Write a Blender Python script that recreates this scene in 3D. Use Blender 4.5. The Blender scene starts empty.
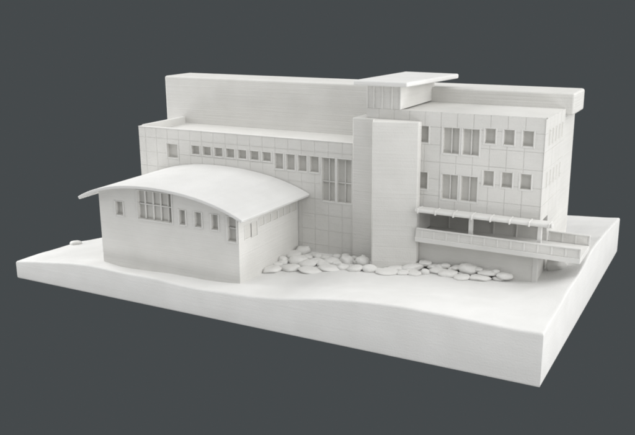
import bpy, bmesh, math, random
import numpy as np
from mathutils import Vector, Matrix, noise
random.seed(7)
S = 0.03                                   # one design unit = 3 cm: the printed model is 30 cm long
SC = bpy.context.scene
COL = SC.collection

# ------------------------------------------------------------------ camera
CAM = dict(x=12.0241, y=-10.1172, z=5.0557, yaw=0.493, pitch=0.2602, roll=-0.0078, f=797.3237)
def cam_axes():
    y, t, r = CAM['yaw'], CAM['pitch'], CAM['roll']
    fw = Vector((-math.sin(y)*math.cos(t), math.cos(y)*math.cos(t), -math.sin(t)))
    rt = Vector((math.cos(y), math.sin(y), 0)); up = rt.cross(fw)
    return fw, rt*math.cos(r)+up*math.sin(r), -rt*math.sin(r)+up*math.cos(r)
fw, rt, up = cam_axes()
cd = bpy.data.cameras.new('camera'); cam = bpy.data.objects.new('camera', cd); COL.objects.link(cam)
cam.matrix_world = Matrix(((rt.x, up.x, -fw.x, CAM['x']*S), (rt.y, up.y, -fw.y, CAM['y']*S), (rt.z, up.z, -fw.z, CAM['z']*S), (0, 0, 0, 1)))
cd.sensor_fit = 'HORIZONTAL'; cd.sensor_width = 36; cd.lens = 36*CAM['f']/635.0
cd.clip_start = 0.01; cd.clip_end = 100
SC.camera = cam

# ------------------------------------------------------------------ background and lights
w = bpy.data.worlds.new('World'); SC.world = w; w.use_nodes = True
bg = w.node_tree.nodes['Background']
bg.inputs['Color'].default_value = (0.0605, 0.0685, 0.0725, 1); bg.inputs['Strength'].default_value = 1.0

def softbox(name, loc, target, size, radiance):
    ld = bpy.data.lights.new(name, 'AREA'); ld.shape = 'RECTANGLE'
    ld.size, ld.size_y = size[0]*S, size[1]*S
    ld.energy = radiance*math.pi*ld.size*ld.size_y
    ld.color = (1.0, 0.995, 0.985)
    o = bpy.data.objects.new(name, ld); COL.objects.link(o)
    o.location = Vector(loc)*S
    o.rotation_euler = (Vector(target)-Vector(loc)).to_track_quat('-Z', 'Y').to_euler()
    return o
C0 = (5, 2.5, 1)
def around(az, el, R=32):      # azimuth from the facade side towards the right end of the model
    az, el = math.radians(az), math.radians(el)
    return (5+R*math.cos(el)*math.sin(az), 2.5-R*math.cos(el)*math.cos(az), 1+R*math.sin(el))
softbox('softbox_overhead', around(0, 90), C0, (34, 34), 0.20)
softbox('softbox_overhead_front', around(0, 65), C0, (24, 20), 1.41)
softbox('softbox_overhead_right', around(100, 60), C0, (24, 20), 1.31)
softbox('softbox_front_right', around(45, 35), C0, (24, 24), 1.05)
softbox('softbox_right_high', around(90, 42), C0, (24, 20), 1.21)
softbox('softbox_right', around(85, 12), C0, (24, 16), 3.31)
softbox('softbox_rear_right', around(130, 30), C0, (24, 24), 1.52)
softbox('softbox_front_left', around(-50, 30), C0, (24, 24), 0.72)
softbox('softbox_left', around(-95, 30), C0, (24, 24), 4.62)
softbox('softbox_left_low', around(-80, 8), C0, (24, 14), 3.5)
softbox('bounce_low_left', around(-40, -20), C0, (24, 12), 3.1)
softbox('bounce_low_right', around(60, -20), C0, (24, 12), 4.2)

SC.cycles.filter_width = 1.9
SC.view_settings.view_transform = 'Standard'; SC.view_settings.look = 'None'
SC.view_settings.exposure = 0; SC.view_settings.gamma = 1; SC.view_settings.use_curve_mapping = False

# ------------------------------------------------------------------ materials (all white sintered print, small differences in grain and tone)
def print_mat(name, base, layer=0.35, grain=0.25, pitch=0.028, rough=0.62, warm=0.0):
    m = bpy.data.materials.new(name); m.use_nodes = True
    nt = m.node_tree; N = nt.nodes; L = nt.links
    b = N['Principled BSDF']; b.inputs['Roughness'].default_value = rough
    b.inputs['Specular IOR Level'].default_value = 0.25
    geo = N.new('ShaderNodeNewGeometry')
    sc = N.new('ShaderNodeVectorMath'); sc.operation = 'SCALE'; sc.inputs['Scale'].default_value = 1/S
    L.new(geo.outputs['Position'], sc.inputs[0])
    # mottled powder tone
    n1 = N.new('ShaderNodeTexNoise'); n1.inputs['Scale'].default_value = 2.2; n1.inputs['Detail'].default_value = 6
    L.new(sc.outputs[0], n1.inputs['Vector'])
    mix = N.new('ShaderNodeMix'); mix.data_type = 'RGBA'
    mix.inputs['A'].default_value = (base[0]*0.965, base[1]*0.965, base[2]*0.96, 1)
    mix.inputs['B'].default_value = (min(base[0]*1.03, .92), min(base[1]*1.03, .92), min(base[2]*1.03, .92), 1)
    mr = N.new('ShaderNodeMapRange'); mr.inputs['From Min'].default_value = .3; mr.inputs['From Max'].default_value = .7
    L.new(n1.outputs['Fac'], mr.inputs['Value']); L.new(mr.outputs[0], mix.inputs['Factor'])
    # thin streaks along the print layers: noise stretched in plan, tight in height
    mp = N.new('ShaderNodeMapping'); mp.inputs['Scale'].default_value = (0.35, 0.35, 1/pitch)
    L.new(sc.outputs[0], mp.inputs['Vector'])
    n2 = N.new('ShaderNodeTexNoise'); n2.inputs['Scale'].default_value = 1.0; n2.inputs['Detail'].default_value = 3; n2.inputs['Roughness'].default_value = .6
    L.new(mp.outputs[0], n2.inputs['Vector'])
    n3 = N.new('ShaderNodeTexNoise'); n3.inputs['Scale'].default_value = 38; n3.inputs['Detail'].default_value = 3
    L.new(sc.outputs[0], n3.inputs['Vector'])
    m3 = N.new('ShaderNodeMix'); m3.data_type = 'RGBA'; m3.blend_type = 'MULTIPLY'; m3.inputs['Factor'].default_value = 1
    r3 = N.new('ShaderNodeMapRange'); r3.inputs['From Min'].default_value = .3; r3.inputs['From Max'].default_value = .7
    r3.inputs['To Min'].default_value = .965; r3.inputs['To Max'].default_value = 1.0
    L.new(n2.outputs['Fac'], r3.inputs['Value'])
    L.new(mix.outputs['Result'], m3.inputs['A']); L.new(r3.outputs[0], m3.inputs['B'])
    L.new(m3.outputs['Result'], b.inputs['Base Color'])
    b1 = N.new('ShaderNodeBump'); b1.inputs['Strength'].default_value = layer; b1.inputs['Distance'].default_value = 0.009*S
    L.new(n2.outputs['Fac'], b1.inputs['Height'])
    b2 = N.new('ShaderNodeBump'); b2.inputs['Strength'].default_value = grain; b2.inputs['Distance'].default_value = 0.012*S
    L.new(n3.outputs['Fac'], b2.inputs['Height']); L.new(b1.outputs[0], b2.inputs['Normal'])
    L.new(b2.outputs[0], b.inputs['Normal'])
    return m
M_WALL = print_mat('printed_wall', (.702, .694, .672), .9, .35)
M_PANEL = print_mat('printed_panel', (.702, .694, .672), .5, .4)
M_PANE = print_mat('printed_pane', (.63, .62, .592), .35, .3)  # same print as the walls, shade of the recesses put into the colour
M_TRIM = print_mat('printed_trim', (.73, .724, .706), .2, .25)
M_ROOF = print_mat('printed_roof', (.72, .717, .708), .1, .35)
M_LAND = print_mat('printed_terrain', (.755, .752, .742), .35, .4, pitch=.034)
M_ROCK = print_mat('printed_boulder', (.73, .724, .706), .25, .5)

# ------------------------------------------------------------------ helpers
class MB:
    """Collects faces in design units."""
    def __init__(self): self.v = []; self.f = []
    def quad(self, *p):
        n = len(self.v); self.v += [tuple(q) for q in p]; self.f.append(tuple(range(n, n+len(p))))
    def box(self, x0, x1, y0, y1, z0, z1, skip=''):
        n = len(self.v)
        self.v += [(x, y, z) for z in (z0, z1) for y in (y0, y1) for x in (x0, x1)]
        F = {'b': (0, 2, 3, 1), 't': (4, 5, 7, 6), 'f': (0, 1, 5, 4), 'k': (2, 6, 7, 3), 'l': (0, 4, 6, 2), 'r': (1, 3, 7, 5)}
        for k, q in F.items():
            if k not in skip: self.f.append(tuple(n+i for i in q))
        return self
    def prism(self, pts, z0, z1):
        n = len(self.v); k = len(pts)
        self.v += [(x, y, z0) for x, y in pts]+[(x, y, z1) for x, y in pts]
        self.f.append(tuple(n+k-1-i for i in range(k))); self.f.append(tuple(n+k+i for i in range(k)))
        for i in range(k):
            j = (i+1) % k; self.f.append((n+i, n+j, n+k+j, n+k+i))
        return self
    def tube(self, a, b, r, seg=16, squash=1.0):
        a, b = Vector(a), Vector(b); d = (b-a).normalized()
        u = d.orthogonal().normalized(); w_ = d.cross(u); n = len(self.v)
        for c in (a, b):
            for i in range(seg):
                t = 2*math.pi*i/seg; self.v.append(tuple(c+u*math.cos(t)*r+w_*math.sin(t)*r))
        self.f.append(tuple(n+seg-1-i for i in range(seg))); self.f.append(tuple(n+seg+i for i in range(seg)))
        for i in range(seg):
            j = (i+1) % seg; self.f.append((n+i, n+j, n+seg+j, n+seg+i))
        return self

def tag(o, **k):
    for a, b in k.items(): o[a] = b
    return o
def bevel(o, wdt, seg=3, ang=40):
    m = o.modifiers.new('soft_edges', 'BEVEL'); m.width = wdt*S; m.segments = seg
    m.limit_method = 'ANGLE'; m.angle_limit = math.radians(ang); m.harden_normals = True
    return o
def build(mb, name, mat, parent=None, bev=0, seg=2, smooth=False, weld=False, ang=40, origin=None):
    """One mesh object; its origin at the foot of its own box."""
    xs, ys, zs = zip(*mb.v)
    o0 = Vector(((min(xs)+max(xs))/2, (min(ys)+max(ys))/2, min(zs))) if origin is None else Vector(origin)
    me = bpy.data.meshes.new(name)
    me.from_pydata([tuple((Vector(v)-o0)*S) for v in mb.v], [], mb.f)
    if weld:
        bm = bmesh.new(); bm.from_mesh(me); bmesh.ops.remove_doubles(bm, verts=bm.verts, dist=1e-5*S*10)
        bmesh.ops.recalc_face_normals(bm, faces=bm.faces); bm.to_mesh(me); bm.free()
    me.materials.append(mat)
    if smooth or bev: me.polygons.foreach_set('use_smooth', [True]*len(me.polygons))
    me.update()
    o = bpy.data.objects.new(name, me); COL.objects.link(o)
    place(o, o0, parent)
    if bev: bevel(o, bev, seg, ang)
    return o
WORLD_LOC = {}
def place(o, loc, parent):
    loc = Vector(loc); WORLD_LOC[o.name] = loc
    if parent is not None:
        o.parent = parent; o.location = (loc-WORLD_LOC[parent.name])*S
    else: o.location = loc*S
def instance(src, name, loc, parent, rot=None, scale=None):
    o = bpy.data.objects.new(name, src.data if hasattr(src, 'data') else src); COL.objects.link(o)
    place(o, loc, parent)
    if rot: o.rotation_euler = rot
    if scale: o.scale = scale
    return o

# facing frames: map (along, height, outward) to the world
def FRONT(Y): return lambda u, v, d: (u, Y-d, v)
def RIGHT(X): return lambda u, v, d: (X+d, u, v)

def plate(mb, fr, u0, u1, v0, v1, holes, d0, d1, top=None, extra_u=(), back=False, edges=True):
    """A slab from depth d0 (back) to d1 (face) with rectangular openings; reveals and outer edges closed."""
    us = sorted({round(a, 5) for a in [u0, u1]+[h[0] for h in holes]+[h[1] for h in holes]+list(extra_u) if u0-1e-6 <= a <= u1+1e-6})
    vs = sorted({round(a, 5) for a in [v0, v1]+[h[2] for h in holes]+[h[3] for h in holes] if v0-1e-6 <= a <= v1+1e-6})
    def solid(i, j):
        if not (0 <= i < len(us)-1 and 0 <= j < len(vs)-1): return False
        a, b = (us[i]+us[i+1])/2, (vs[j]+vs[j+1])/2
        return not any(h[0] < a < h[1] and h[2] < b < h[3] for h in holes)
    def V(i, j): return vs[j] if not top else (top(us[i]) if j == len(vs)-1 else min(vs[j], top(us[i])))
    any_ = False
    for i in range(len(us)-1):
        for j in range(len(vs)-1):
            if not solid(i, j): continue
            any_ = True
            a, b = us[i], us[i+1]
            c0, c1, e0, e1 = V(i, j), V(i+1, j), V(i, j+1), V(i+1, j+1)
            mb.quad(fr(a, c0, d1), fr(b, c1, d1), fr(b, e1, d1), fr(a, e0, d1))
            if back: mb.quad(fr(a, e0, d0), fr(b, e1, d0), fr(b, c1, d0), fr(a, c0, d0))
            if not solid(i-1, j) and (edges or i > 0): mb.quad(fr(a, c0, d0), fr(a, c0, d1), fr(a, e0, d1), fr(a, e0, d0))
            if not solid(i+1, j) and (edges or i < len(us)-2): mb.quad(fr(b, c1, d1), fr(b, c1, d0), fr(b, e1, d0), fr(b, e1, d1))
            if not solid(i, j-1): mb.quad(fr(a, c0, d0), fr(b, c1, d0), fr(b, c1, d1), fr(a, c0, d1))
            if not solid(i, j+1): mb.quad(fr(a, e0, d1), fr(b, e1, d1), fr(b, e1, d0), fr(a, e0, d0))
    return any_

def cladding(parent, fr, us, vs, holes, th=.0055, joint=.0065, name='wall_panel', mat=None, top_end=None):
    """Panels of a facade, each its own object, laid round the openings."""
    for i in range(len(us)-1):
        for j in range(len(vs)-1):
            a, b, c, d = us[i]+joint/2, us[i+1]-joint/2, vs[j]+joint/2, vs[j+1]-joint/2
            if i == 0: a = us[0]
            if i == len(us)-2: b = us[-1]
            if j == len(vs)-2: d = vs[-1]
            hs = [h for h in holes if h[0] < b and h[1] > a and h[2] < d and h[3] > c]
            if any(h[0] <= a and h[1] >= b and h[2] <= c and h[3] >= d for h in hs): continue
            mb = MB(); t = th*random.uniform(.82, 1.12)
            if plate(mb, fr, a, b, c, d, hs, 0, t): build(mb, name, mat or M_PANEL, parent, weld=True)

def box_fr(mb, fr, u0, u1, v0, v1, d0, d1):
    P = [fr(u, v, d) for d in (d0, d1) for v in (v0, v1) for u in (u0, u1)]
    n = len(mb.v); mb.v += P
    for q in ((0, 2, 3, 1), (4, 5, 7, 6), (0, 1, 5, 4), (2, 6, 7, 3), (0, 4, 6, 2), (1, 3, 7, 5)): mb.f.append(tuple(n+i for i in q))

def window(parent, fr, u0, u1, v0, v1, depth=.068, rim=.026, proud=.013, mull=(), bars=(), mw=.014, md=None, rimmed=True):
    """Recessed panes, a raised rim round the opening and the mullions between the panes."""
    mb = MB()
    if rimmed:   # rim sits outside the opening, standing proud of the cladding
        for q in ((u0-rim, u0, v0-rim, v1+rim*.6), (u1, u1+rim, v0-rim, v1+rim*.6), (u0, u1, v0-rim, v0), (u0, u1, v1, v1+rim*.6)):
            box_fr(mb, fr, *q, .002, proud)
    m0 = -depth+.002; m1 = -depth+(md if md else depth*.62)
    for m in mull: box_fr(mb, fr, m-mw/2, m+mw/2, v0, v1, m0, m1)
    cuts_u = [u0]+[x for m in mull for x in (m-mw/2, m+mw/2)]+[u1]
    for bz in bars:
        for k in range(0, len(cuts_u), 2): box_fr(mb, fr, cuts_u[k], cuts_u[k+1], bz-mw/2, bz+mw/2, m0, m1-.004)
    if mb.v: build(mb, 'window_frame', M_TRIM, parent, bev=.007 if depth > .02 else 0, seg=1)
    cuts_v = [v0]+[x for m in bars for x in (m-mw/2, m+mw/2)]+[v1]
    for i in range(0, len(cuts_u), 2):
        for j in range(0, len(cuts_v), 2):
            p = MB(); box_fr(p, fr, cuts_u[i], cuts_u[i+1], cuts_v[j], cuts_v[j+1], -depth-.02, -depth)
            build(p, 'window_pane', M_PANE, parent)

# ------------------------------------------------------------------ plan
F = 2.42            # facade line of the long wing and the office wing
YH = 3.877          # front of the tall rear block
YB = 4.92           # its back
LX0, LX1, LZ = 1.168, 6.27, 2.69
RX1, RZ = 9.328, 3.335
XT = 6.27           # left end of the office wing
AX0, AX1, AY = 1.865, 4.883, .415

model = bpy.data.objects.new('architectural_model', None); COL.objects.link(model)
model.empty_display_size = .02
place(model, (5, 3.4, 0), None)
tag(model, label='white 3D-printed model of a modern building with vaulted hall and tower on sloping ground', category='architectural model')

# ------------------------------------------------------------------ terrain base
CP = [(0,0,.35),(.84,0,.453),(1.92,0,.548),(2.25,0,.549),(3.3,0,.536),(4.35,0,.502),(5.11,0,.528),(5.83,0,.59),(6.72,0,.735),(7.3,0,.795),(7.94,0,.825),(9,0,.812),(10,0,.802),
      (0,.5,.343),(0,1.15,.318),(0,1.6,.30),(0,2.3,.215),(0,3.4,.22),(0,5,.3),(0,6.87,.35),
      (10,.36,.822),(10,1.14,.850),(10,1.77,.895),(10,2.74,.915),(10,3.43,.97),(10,4.2,.965),(10,5.57,.873),(10,6.87,.765),
      (9.04,6.87,.70),(7.5,6.87,.62),(5,6.87,.55),(2.5,6.87,.45),
      (1.83,.415,.497),(2.25,.415,.455),(2.95,.415,.474),(4.05,.415,.497),(4.88,.415,.55),(4.88,.87,.518),(4.88,1.1,.526),(4.88,2.385,.59),
      (3.3,1.6,.5),(1.0,.8,.42),(.9,1.8,.38),(.9,3,.34),(9.33,2.42,.655),(9.33,3.29,.745),(9.4,4.5,.80),(7.3,3.5,.62),
      (6.5,2.05,.60),(7.3,2.2,.615),(5.7,1.6,.58),(6.5,1,.655),(8.4,2.2,.64),(8.5,1.2,.73),(9.6,1.9,.76),(9.72,2.9,.80),(7.4,1.2,.68),(5.2,.7,.56)]
_A = np.array(CP)
def _U(r): return np.where(r > 0, r*r*np.log(np.maximum(r, 1e-9)), 0)
_n = len(_A); _K = _U(np.linalg.norm(_A[:, None, :2]-_A[None, :, :2], axis=2))+np.eye(_n)*.02
_P = np.c_[np.ones(_n), _A[:, :2]]
_W = np.linalg.solve(np.block([[_K, _P], [_P.T, np.zeros((3, 3))]]), np.r_[_A[:, 2], 0, 0, 0])
def ground(x, y):
    r = np.hypot(_A[:, 0]-x, _A[:, 1]-y)
    return float(_U(r)@_W[:_n]+_W[_n]+_W[_n+1]*x+_W[_n+2]*y)

BD = 6.8724
def lines(L, n):
    e = [0, .004, .012, .024, .04, .06]
    return [a for a in e]+list(np.linspace(.1, L-.1, n))+[L-a for a in reversed(e)]
def terrain():
    mb = MB(); xs, ys = lines(10, 150), lines(BD, 104); nx, ny = len(xs), len(ys)
    rr = .04
    for y in ys:
        for x in xs:
            d = min(x, 10-x, y, BD-y); z = ground(x, y)
            z += .010*noise.noise(Vector((x*1.1, y*1.1, 3)))+.004*noise.noise(Vector((x*4, y*4, 1)))
            if d < rr: z -= rr-math.sqrt(max(0, rr*rr-(rr-d)**2))
            mb.v.append((x, y, z))
    for j in range(ny-1):
        for i in range(nx-1):
            a = j*nx+i; mb.f.append((a, a+1, a+nx+1, a+nx))
    ring = [i for i in range(nx)]+[j*nx+nx-1 for j in range(1, ny)]+[(ny-1)*nx+i for i in range(nx-2, -1, -1)]+[j*nx for j in range(ny-2, 0, -1)]
    prev = ring
    for k, (dz, ins) in enumerate(((.5, 0), (.04, 0), (.012, .009), (0, .035))):
        n = len(mb.v)
        for r in ring:
            x, y, z = mb.v[r]
            zz = z*.5 if k == 0 else dz
            x = min(max(x, ins), 10-ins); y = min(max(y, ins), BD-ins)
            mb.v.append((x, y, zz))
        cur = list(range(n, n+len(ring)))
        for i in range(len(ring)):
            j = (i+1) % len(ring); mb.f.append((prev[j], prev[i], cur[i], cur[j]))
        prev = cur
    mb.f.append(tuple(reversed(prev)))
    return build(mb, 'terrain_base', M_LAND, model, smooth=True, origin=(5, 3.4, 0))
land = terrain()

# ------------------------------------------------------------------ tall rear block
mb = MB(); mb.prism([(.724, .1), (RX1, .1), (RX1, 3.205), (9.465, 3.205), (9.465, 3.588), (.724, 3.588)], 0, 1)
mb.v = [(x, YH+t*(4.78-YH), z) for x, z, t in mb.v]
rear = build(mb, 'rear_block', M_WALL, model, bev=.045, seg=4, weld=True)

# ------------------------------------------------------------------ long wing (left of the tower)
wins = []      # (u0,u1,v0,v1,kind)
wins.append((1.872, 2.135, 2.12, 2.395, 'plain'))
for k in range(7): wins.append((2.482+.2735*k, 2.482+.2735*k+.188, 2.235, 2.402, 'plain'))
for k in range(4): wins.append((4.392+.2495*k, 4.392+.2495*k+.182, 2.11, 2.402, 'plain'))
wins.append((5.387, 5.655, 1.60, 2.40, 'tall')); wins.append((5.70, 5.985, 1.60, 2.40, 'tall'))
H = [q[:4] for q in wins]
mb = MB()
plate(mb, FRONT(F), LX0, LX1, .1, LZ, H, -.10, 0, edges=False)
Y1 = F+.10
mb.quad((LX0, F, .1), (LX0, F, LZ), (LX0, YH, LZ), (LX0, YH, .1))
mb.box(LX0+.001, LX1, Y1, YH, .1, 2.585, skip='klr')
mb.quad((LX0, Y1, LZ), (LX1, Y1, LZ), (LX1, Y1, 2.585), (LX0, Y1, 2.585))
wing = build(mb, 'long_wing', M_WALL, model)
jx = [LX0]+[1.335+.2791*k for k in range(18) if 1.335+.2791*k < 6.2]+[LX1]
jz = [.45, .75, 1.04, 1.33, 1.62, 1.91, 2.20, 2.495, LZ+.004]
cladding(wing, FRONT(F), jx, jz, H)
for (a, b, c, d, k) in wins:
    if k == 'tall': window(wing, FRONT(F), a, b, c, d, mull=((a+b)/2,), bars=(1.96,), mw=.016)
    else: window(wing, FRONT(F), a, b, c, d)
mb = MB(); mb.box(LX0-.004, LX0+.085, F+.103, YH-.002, 2.50, LZ+.035)
build(mb, 'parapet', M_TRIM, wing, bev=.012)
mb = MB(); mb.box(LX0-.004, XT-.2, F-.014, F+.102, LZ+.005, LZ+.017)
build(mb, 'coping', M_TRIM, wing, bev=.005)

# ------------------------------------------------------------------ office wing (right of the tower)
wins = []
for z0, z1 in ((2.66, 3.09), (1.88, 2.305)):
    wins.append((7.665, 7.945, z0, z1, 'pair')); wins.append((8.0, 8.28, z0, z1, 'pair'))
for z0, z1 in ((2.815, 3.09), (2.02, 2.305)): wins.append((7.235, 7.408, z0, z1, 'plain'))
for x in (8.373, 8.677, 8.982):
    wins.append((x, x+.17, 2.875, 3.118, 'plain')); wins.append((x, x+.172, 2.18, 2.427, 'plain'))
H = [q[:4] for q in wins]
side = []
for z0, z1 in ((2.86, 3.12), (2.17, 2.43)):
    for y in (2.62, 2.86, 3.10, 3.34, 3.58): side.append((y, y+.13, z0, z1))
ZO = 1.66
RW, GX = 3.00, 7.27      # ground floor wall line and the left end of the open terrace
mb = MB()
FO, RO = FRONT(F), RIGHT(RX1)
plate(mb, FO, XT, RX1, ZO, RZ, H, -.10, 0, edges=False)
plate(mb, RO, F, YH, ZO, 3.316, [s for s in side if s[2] > ZO], -.08, 0, edges=False)
mb.box(XT, RX1-.08, F+.10, YH, ZO, 3.316, skip='klf')
mb.quad((XT, F+.10, ZO), (RX1-.08, F+.10, ZO), (RX1-.08, F+.10, 3.316), (XT, F+.10, 3.316))                      # core and flat roof
mb.quad((RX1-.08, F, ZO), (RX1, F, ZO), (RX1, YH, ZO), (RX1-.08, YH, ZO)) # underside at the edge
mb.quad((XT, F, ZO), (RX1-.08, F, ZO), (RX1-.08, F+.10, ZO), (XT, F+.10, ZO))
mb.quad((6.91, F+.10, RZ), (RX1, F+.10, RZ), (RX1, F+.10, 3.316), (6.91, F+.10, 3.316))   # low lip along the front
office = build(mb, 'office_wing', M_WALL, model)
jx = [XT]+[9.018-.2791*k for k in range(12) if 9.018-.2791*k > XT+.1][::-1]+[RX1]
jz = [ZO, 1.92, 2.21, 2.50, 2.79, 3.085, RZ+.004]
cladding(office, FO, jx, jz, H)
for (a, b, c, d, k) in wins: window(office, FO, a, b, c, d, mull=((a+b)/2,) if k == 'pair' else (), mw=.015)
jy = [F-.012]+[F+.28*k for k in range(1, 5)]+[YH-.006]
cladding(office, RO, jy, jz[:-1]+[3.317], [s for s in side if s[2] > ZO])
for s in side:
    if s[2] > ZO: window(office, RO, *s, depth=.0015, rimmed=False)
# ground floor: solid end behind the tower, foundation below the terrace, recessed wall
mb = MB(); mb.box(XT, GX, F, YH, .1, ZO, skip='tk')
build(mb, 'ground_floor_wall', M_WALL, office)
low = [s for s in side if s[2] < ZO]
mb = MB(); mb.box(GX, RX1, RW+.03, YH, .1, ZO, skip='krf'); 
plate(mb, RO, RW, YH, .1, ZO, low, -.05, 0, edges=False)
mb.quad((RX1-.05, RW, .1), (RX1-.05, YH, .1), (RX1-.05, YH, ZO), (RX1-.05, RW, ZO))
mb.quad((GX, RW, .1), (RX1, RW, .1), (RX1, RW, ZO), (GX, RW, ZO))
build(mb, 'ground_floor_wall', M_WALL, office)
for s in low: window(office, RO, *s, depth=.0015, rimmed=False)
mb = MB(); mb.box(GX, RX1, F, RW-.001, .1, 1.128)
build(mb, 'foundation_wall', M_WALL, office, bev=.01)
mb = MB(); mb.box(RX1-.065, RX1+.012, F-.012, F+.10, .3, 1.126)
build(mb, 'corner_pier', M_TRIM, office, bev=.006)
for x in (7.63, 8.03, 8.43, 8.83, 9.21):
    mb = MB(); mb.box(x-.009, x+.009, RW-.02, RW-.001, 1.213, ZO-.002); build(mb, 'wall_rib', M_TRIM, office)

# ------------------------------------------------------------------ terrace deck with its parapets, columns and canopy
DZ = 1.213
mb = MB(); mb.box(GX+.02, 10.035, 2.20, RW-.003, 1.130, DZ)
mb.box(RX1+.016, 10.035, RW-.003, RW+.05, 1.130, DZ, skip='f')
deck = build(mb, 'terrace_deck', M_TRIM, model, bev=.008)
def parapet_run(x0, step, n, y, z0, z1, first):
    for k in range(n):
        a = x0+step*k
        p = MB(); p.box(a+.012, a+step-.012, y-.012, y+.012, z0+.002, z1-.026)
        build(p, 'railing_panel', M_PANEL, deck)
    for k in range(n+1):
        a = x0+step*k
        p = MB(); p.box(a-.0135, a+.0135, y-.02, y+.02, z0+.002, z1-.025); build(p, 'railing_post', M_TRIM, deck, bev=.004, seg=1)
    p = MB(); p.box(x0-.10 if first else x0-.014, x0+step*n+.016, y-.024, y+.024, z1-.024, z1); build(p, 'top_rail', M_TRIM, deck, bev=.006)
parapet_run(7.41, .2175, 12, 2.228, DZ, 1.375, True)
p = MB(); p.box(GX+.03, 7.397, 2.214, 2.242, DZ+.001, 1.349); build(p, 'railing_panel', M_PANEL, deck)
parapet_run(9.375, .2145, 3, RW+.02, DZ, 1.385, False)
for x in (8.235, 9.365):
    c = MB(); c.box(x-.034, x+.034, 2.28, 2.345, DZ+.001, 1.655); build(c, 'column', M_TRIM, deck, bev=.008)
mb = MB(); mb.box(GX+.02, 9.53, 2.205, F-.014, 1.668, 1.712)
mb.tube((GX+.02, 2.205, 1.682), (9.54, 2.205, 1.682), .031, 18)
canopy = build(mb, 'canopy', M_TRIM, model, bev=.005)
for k in range(8):
    x = 7.34+.3125*k
    c = MB(); c.box(x-.014, x+.014, 2.162, F-.016, 1.638, 1.724); build(c, 'bracket', M_TRIM, canopy, bev=.010)
c = MB(); c.box(9.542, 9.59, 2.165, 2.26, 1.650, 1.720); build(c, 'end_cap', M_TRIM, canopy, bev=.022, seg=3)

# ------------------------------------------------------------------ stair tower with its prow
mb = MB(); mb.prism([(6.035, 2.345), (6.435, 2.345), (6.565, 2.015), (7.295, 2.262), (7.295, 2.405), (6.272, 2.405), (6.272, 2.86), (6.045, 2.86)], .35, 3.17)
tower = build(mb, 'stair_tower', M_WALL, model, bev=.022, seg=3, ang=25)

# ------------------------------------------------------------------ penthouse
PX0, PX1, PZ = XT, 6.905, 3.748
mb = MB(); mb.box(PX0, PX1, F-.010, YH+.15, RZ+.006, PZ)
pent = build(mb, 'penthouse', M_WALL, model, bev=.006)
for x in (6.283, 6.408, 6.566, 6.744, 6.895):
    c = MB(); c.box(x-.009, x+.009, F-.026, F-.011, RZ+.008, PZ-.001); build(c, 'mullion', M_TRIM, pent)
mb = MB(); mb.prism([(6.15, 2.10), (7.13, 2.10), (7.37, 4.02), (6.28, 4.12)], PZ, PZ+.085)
build(mb, 'flat_roof', M_ROOF, pent, bev=.028, seg=3)

# ------------------------------------------------------------------ vaulted hall
PXC, PZT, RAD = 3.27, 2.068, 4.70
_px = np.array([1.49,1.75,2.07,2.47,2.82,3.1,3.4,3.63,4.15,4.49,4.77,5.06]); _pz = np.array([1.722,1.845,1.948,2.022,2.056,2.066,2.062,2.048,1.979,1.908,1.824,1.700])
_pc = np.polyfit(_px-3.27, _pz, 5)
def arc(x, off=0): return float(np.polyval(_pc, x-3.27))-off
TH = .058
wins = [(2.25, 2.42, 1.44, 1.69, 'plain'), (2.765, 3.515, 1.43, 1.945, 'wide'), (3.672, 3.802, 1.432, 1.692, 'plain'),
        (4.0, 4.14, 1.432, 1.69, 'plain'), (4.347, 4.48, 1.43, 1.69, 'plain'), (4.668, 4.838, 1.265, 1.69, 'corner')]
H = [q[:4] for q in wins]
sw = [(.60, .785, 1.27, 1.50), (.80, .985, 1.25, 1.50)]+[(1.06+.225*k, 1.06+.225*k+.155, 1.385, 1.525) for k in range(6)]
soff = lambda x: arc(x, TH)+.004
mb = MB(); ex = list(np.linspace(AX0, AX1, 34))
plate(mb, FRONT(AY), AX0, AX1, .3, 1.96, H, -.10, 0, top=soff, extra_u=ex, edges=False)
plate(mb, RIGHT(AX1), AY, F-.015, .3, soff(AX1), sw, -.05, 0, edges=False)
mb.quad((AX0, AY, .3), (AX0, F-.014, .3), (AX0, F-.014, soff(AX0)), (AX0, AY, soff(AX0)))
for i in range(len(ex)-1):     # inner core front so openings are closed behind the panes
    a, b = ex[i], ex[i+1]; mb.quad((a, AY+.10, .3), (b, AY+.10, .3), (b, AY+.10, soff(b)), (a, AY+.10, soff(a)))
mb.quad((AX1-.05, AY, .3), (AX1-.05, F-.015, .3), (AX1-.05, F-.015, soff(AX1)), (AX1-.05, AY, soff(AX1)))
hall = build(mb, 'vaulted_hall', M_WALL, model, weld=False)
for (a, b, c, d, k) in wins:
    if k == 'wide': window(hall, FRONT(AY), a, b, c, d, mull=(2.907, 3.085, 3.252, 3.417), bars=(1.70,), mw=.018, rim=.024)
    elif k == 'corner': window(hall, FRONT(AY), a, b, c, d, bars=(1.487,), mw=.018, rim=.028)
    else: window(hall, FRONT(AY), a, b, c, d)
for s in sw: window(hall, RIGHT(AX1), *s, depth=.007, rim=.014, proud=.0055)
mb = MB(); x0, x1, y0, y1 = 1.49, 5.06, .265, F-.016; n = 48
xs = [x0+(x1-x0)*i/n for i in range(n+1)]
for off, y in ((0, y0), (TH, y0), (TH, y1), (0, y1)):
    for x in xs:
        sl = (arc(x+.01)-arc(x-.01))/.02; q = 1/math.sqrt(1+sl*sl)     # offset square to the curve so that the sheet keeps its thickness
        flare = .09*(x-3.2)/1.86 if y == y1 else 0
        mb.v.append((x+flare+sl*q*off, y, arc(x)-q*off))
k = n+1
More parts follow.
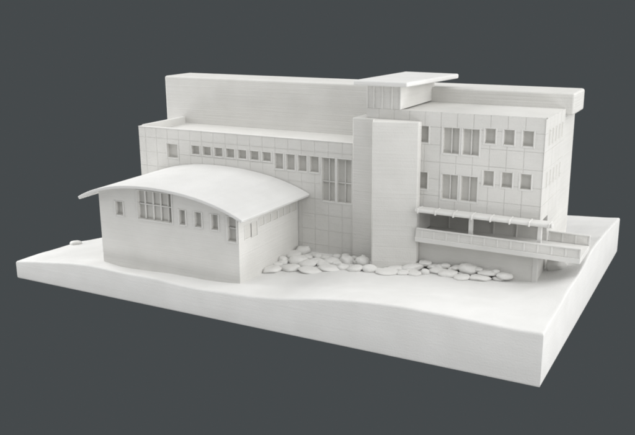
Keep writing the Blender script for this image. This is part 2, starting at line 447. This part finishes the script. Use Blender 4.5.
for i in range(n):
    for r in range(4):
        a, b = r*k+i, ((r+1) % 4)*k+i; mb.f.append((a, b, b+1, a+1))
mb.f.append((0, 3*k, 2*k, k)); mb.f.append((n, k+n, 2*k+n, 3*k+n))
build(mb, 'vaulted_roof', M_ROOF, hall, weld=True, bev=.014, seg=3)

# ------------------------------------------------------------------ boulders
def ray(px, py):
    return (fw*CAM['f']+rt*(px-317.5)-up*(py-217.5)), Vector((CAM['x'], CAM['y'], CAM['z']))
def hit_z(px, py, z):
    d, c = ray(px, py); t = (z-c.z)/d.z; return c+d*t
def hit_y(px, py, y):
    d, c = ray(px, py); t = (y-c.y)/d.y; return c+d*t
def rock_mesh(seed):
    bm = bmesh.new(); bmesh.ops.create_icosphere(bm, subdivisions=4, radius=1)
    rnd = random.Random(seed); off = Vector((rnd.uniform(-9, 9), rnd.uniform(-9, 9), seed*3.1))
    planes = []
    for _ in range(9):
        v = Vector((rnd.gauss(0, 1), rnd.gauss(0, 1), rnd.gauss(0, .9))).normalized(); planes.append((v, rnd.uniform(.74, .93)))
    planes.append((Vector((rnd.uniform(-.15, .15), rnd.uniform(-.15, .15), 1)).normalized(), rnd.uniform(.66, .85)))
    for v in bm.verts:
        p = v.co.copy()
        for nrm, h in planes:                # soft facets: worn flat faces
            e = p.dot(nrm)-h
            if e > 0: p -= nrm*e*.62
        p *= 1+.08*noise.noise(p*1.6+off)+.025*noise.noise(p*4+off)
        v.co = p
    for _ in range(1): bmesh.ops.smooth_vert(bm, verts=bm.verts, factor=.5, use_axis_x=True, use_axis_y=True, use_axis_z=True)
    bmesh.ops.recalc_face_normals(bm, faces=bm.faces)
    for f in bm.faces: f.smooth = True
    me = bpy.data.meshes.new('boulder'); bm.to_mesh(me); bm.free(); me.materials.append(M_ROCK); return me
ROCKS = [rock_mesh(i) for i in range(14)]
RK = []
def Z(ox, oy, s, L):
    for cx, cy, w_, h_ in L: RK.append((ox+cx/s, oy+cy/s, w_/s, h_/s))
Z(255, 240, 7.056, [(115,208,132,46),(250,197,125,48),(155,170,82,32),(195,140,66,62),(265,100,112,46),(335,70,112,66),(300,142,135,62),(372,168,120,48),(385,213,165,34),(370,118,66,34),
                    (430,106,82,26),(435,150,96,46),(495,122,66,24),(520,198,150,38),(545,150,110,44),(575,115,60,36),(480,175,90,34)])
Z(335, 245, 7.056, [(8,85,62,42),(82,105,97,66),(135,92,44,30),(190,115,97,60),(10,130,66,36),(58,155,92,42),(140,165,112,46),(243,167,102,55),(415,165,108,36),(545,160,155,50),
                    (365,190,155,36),(475,197,86,25),(560,203,90,24),(620,125,60,28),(300,180,60,24)])
Z(410, 250, 5.773, [(85,78,72,28),(85,125,48,42),(165,118,105,40),(130,97,60,20),(178,97,62,18),(240,112,44,18),(220,137,108,40),(335,113,108,60),(295,157,92,32),(400,160,124,35),
                    (450,135,112,32),(545,153,92,40),(512,166,72,24),(10,120,70,26)])
rs = random.Random(3)
def boulder(px, py, w_, h_, z=None, y=None, deep=None):
    zg = .60
    for _ in range(4):
        P = hit_z(px, py+h_*.30, zg); zg = ground(P.x, min(P.y, F))
    ymax = F-.10
    if P.x > 6.0 and P.x < 7.3: ymax = 2.335-(P.x-6.045)*.627-.06 if P.x < 6.555 else 2.015+(P.x-6.555)*.334-.06
    if P.y > ymax: P = hit_y(px, py+h_*.2, ymax)
    d = (P-Vector((CAM['x'], CAM['y'], CAM['z']))).dot(fw); u = CAM['f']/d
    rx = w_/2/u*1.12; rz = max(h_/2/u*1.10, .042); ry = min(rx*.85, .15)
    o = bpy.data.objects.new('boulder', rs.choice(ROCKS)); COL.objects.link(o)
    z = max(P.z+rz*.45, ground(P.x, P.y)+rz*.45)
    place(o, (P.x, P.y+ry*.15, z), model)
    o.scale = (rx*S, ry*S, rz*S)
    o.rotation_euler = (rs.uniform(-.12, .12), rs.uniform(-.12, .12), CAM['yaw']+rs.uniform(-.3, .3))
    return o
for r in RK: boulder(*r)
for px, py, w_, h_ in [(283,262,9,5),(291,256,9,5),(300,258,10,6),(308,262,10,5),(318,256,8,5),(322,263,11,5),(333,260,9,5),(340,265,9,4),(345,256,8,5),(357,262,8,5),(363,258,7,5),
                       (425,264,9,5),(434,270,9,5),(445,266,9,5),(456,268,9,5),(462,274,9,4),(478,270,9,5),(486,273,9,4),(496,272,8,4),(413,272,9,4),(398,269,9,4),(386,270,9,4),(273,262,8,5),(268,268,8,4)]:
    boulder(px, py, w_*rs.uniform(.8, 1.15), h_*rs.uniform(.85, 1.2))
def lone(x, y, rx, ry, rz, rot, m):
    o = bpy.data.objects.new('boulder', ROCKS[m]); COL.objects.link(o)
    place(o, (x, y, ground(x, y)+rz*.45), model); o.scale = (rx*S, ry*S, rz*S); o.rotation_euler = (0, 0, rot)
lone(9.52, 3.02, .19, .16, .15, .4, 3)      # big round boulder under the end of the terrace
lone(.16, 1.42, .13, .11, .055, .5, 5)      # low boulder at the left rim
print('objects', len(bpy.data.objects), 'parts', sum(1 for o in bpy.data.objects if o.parent))
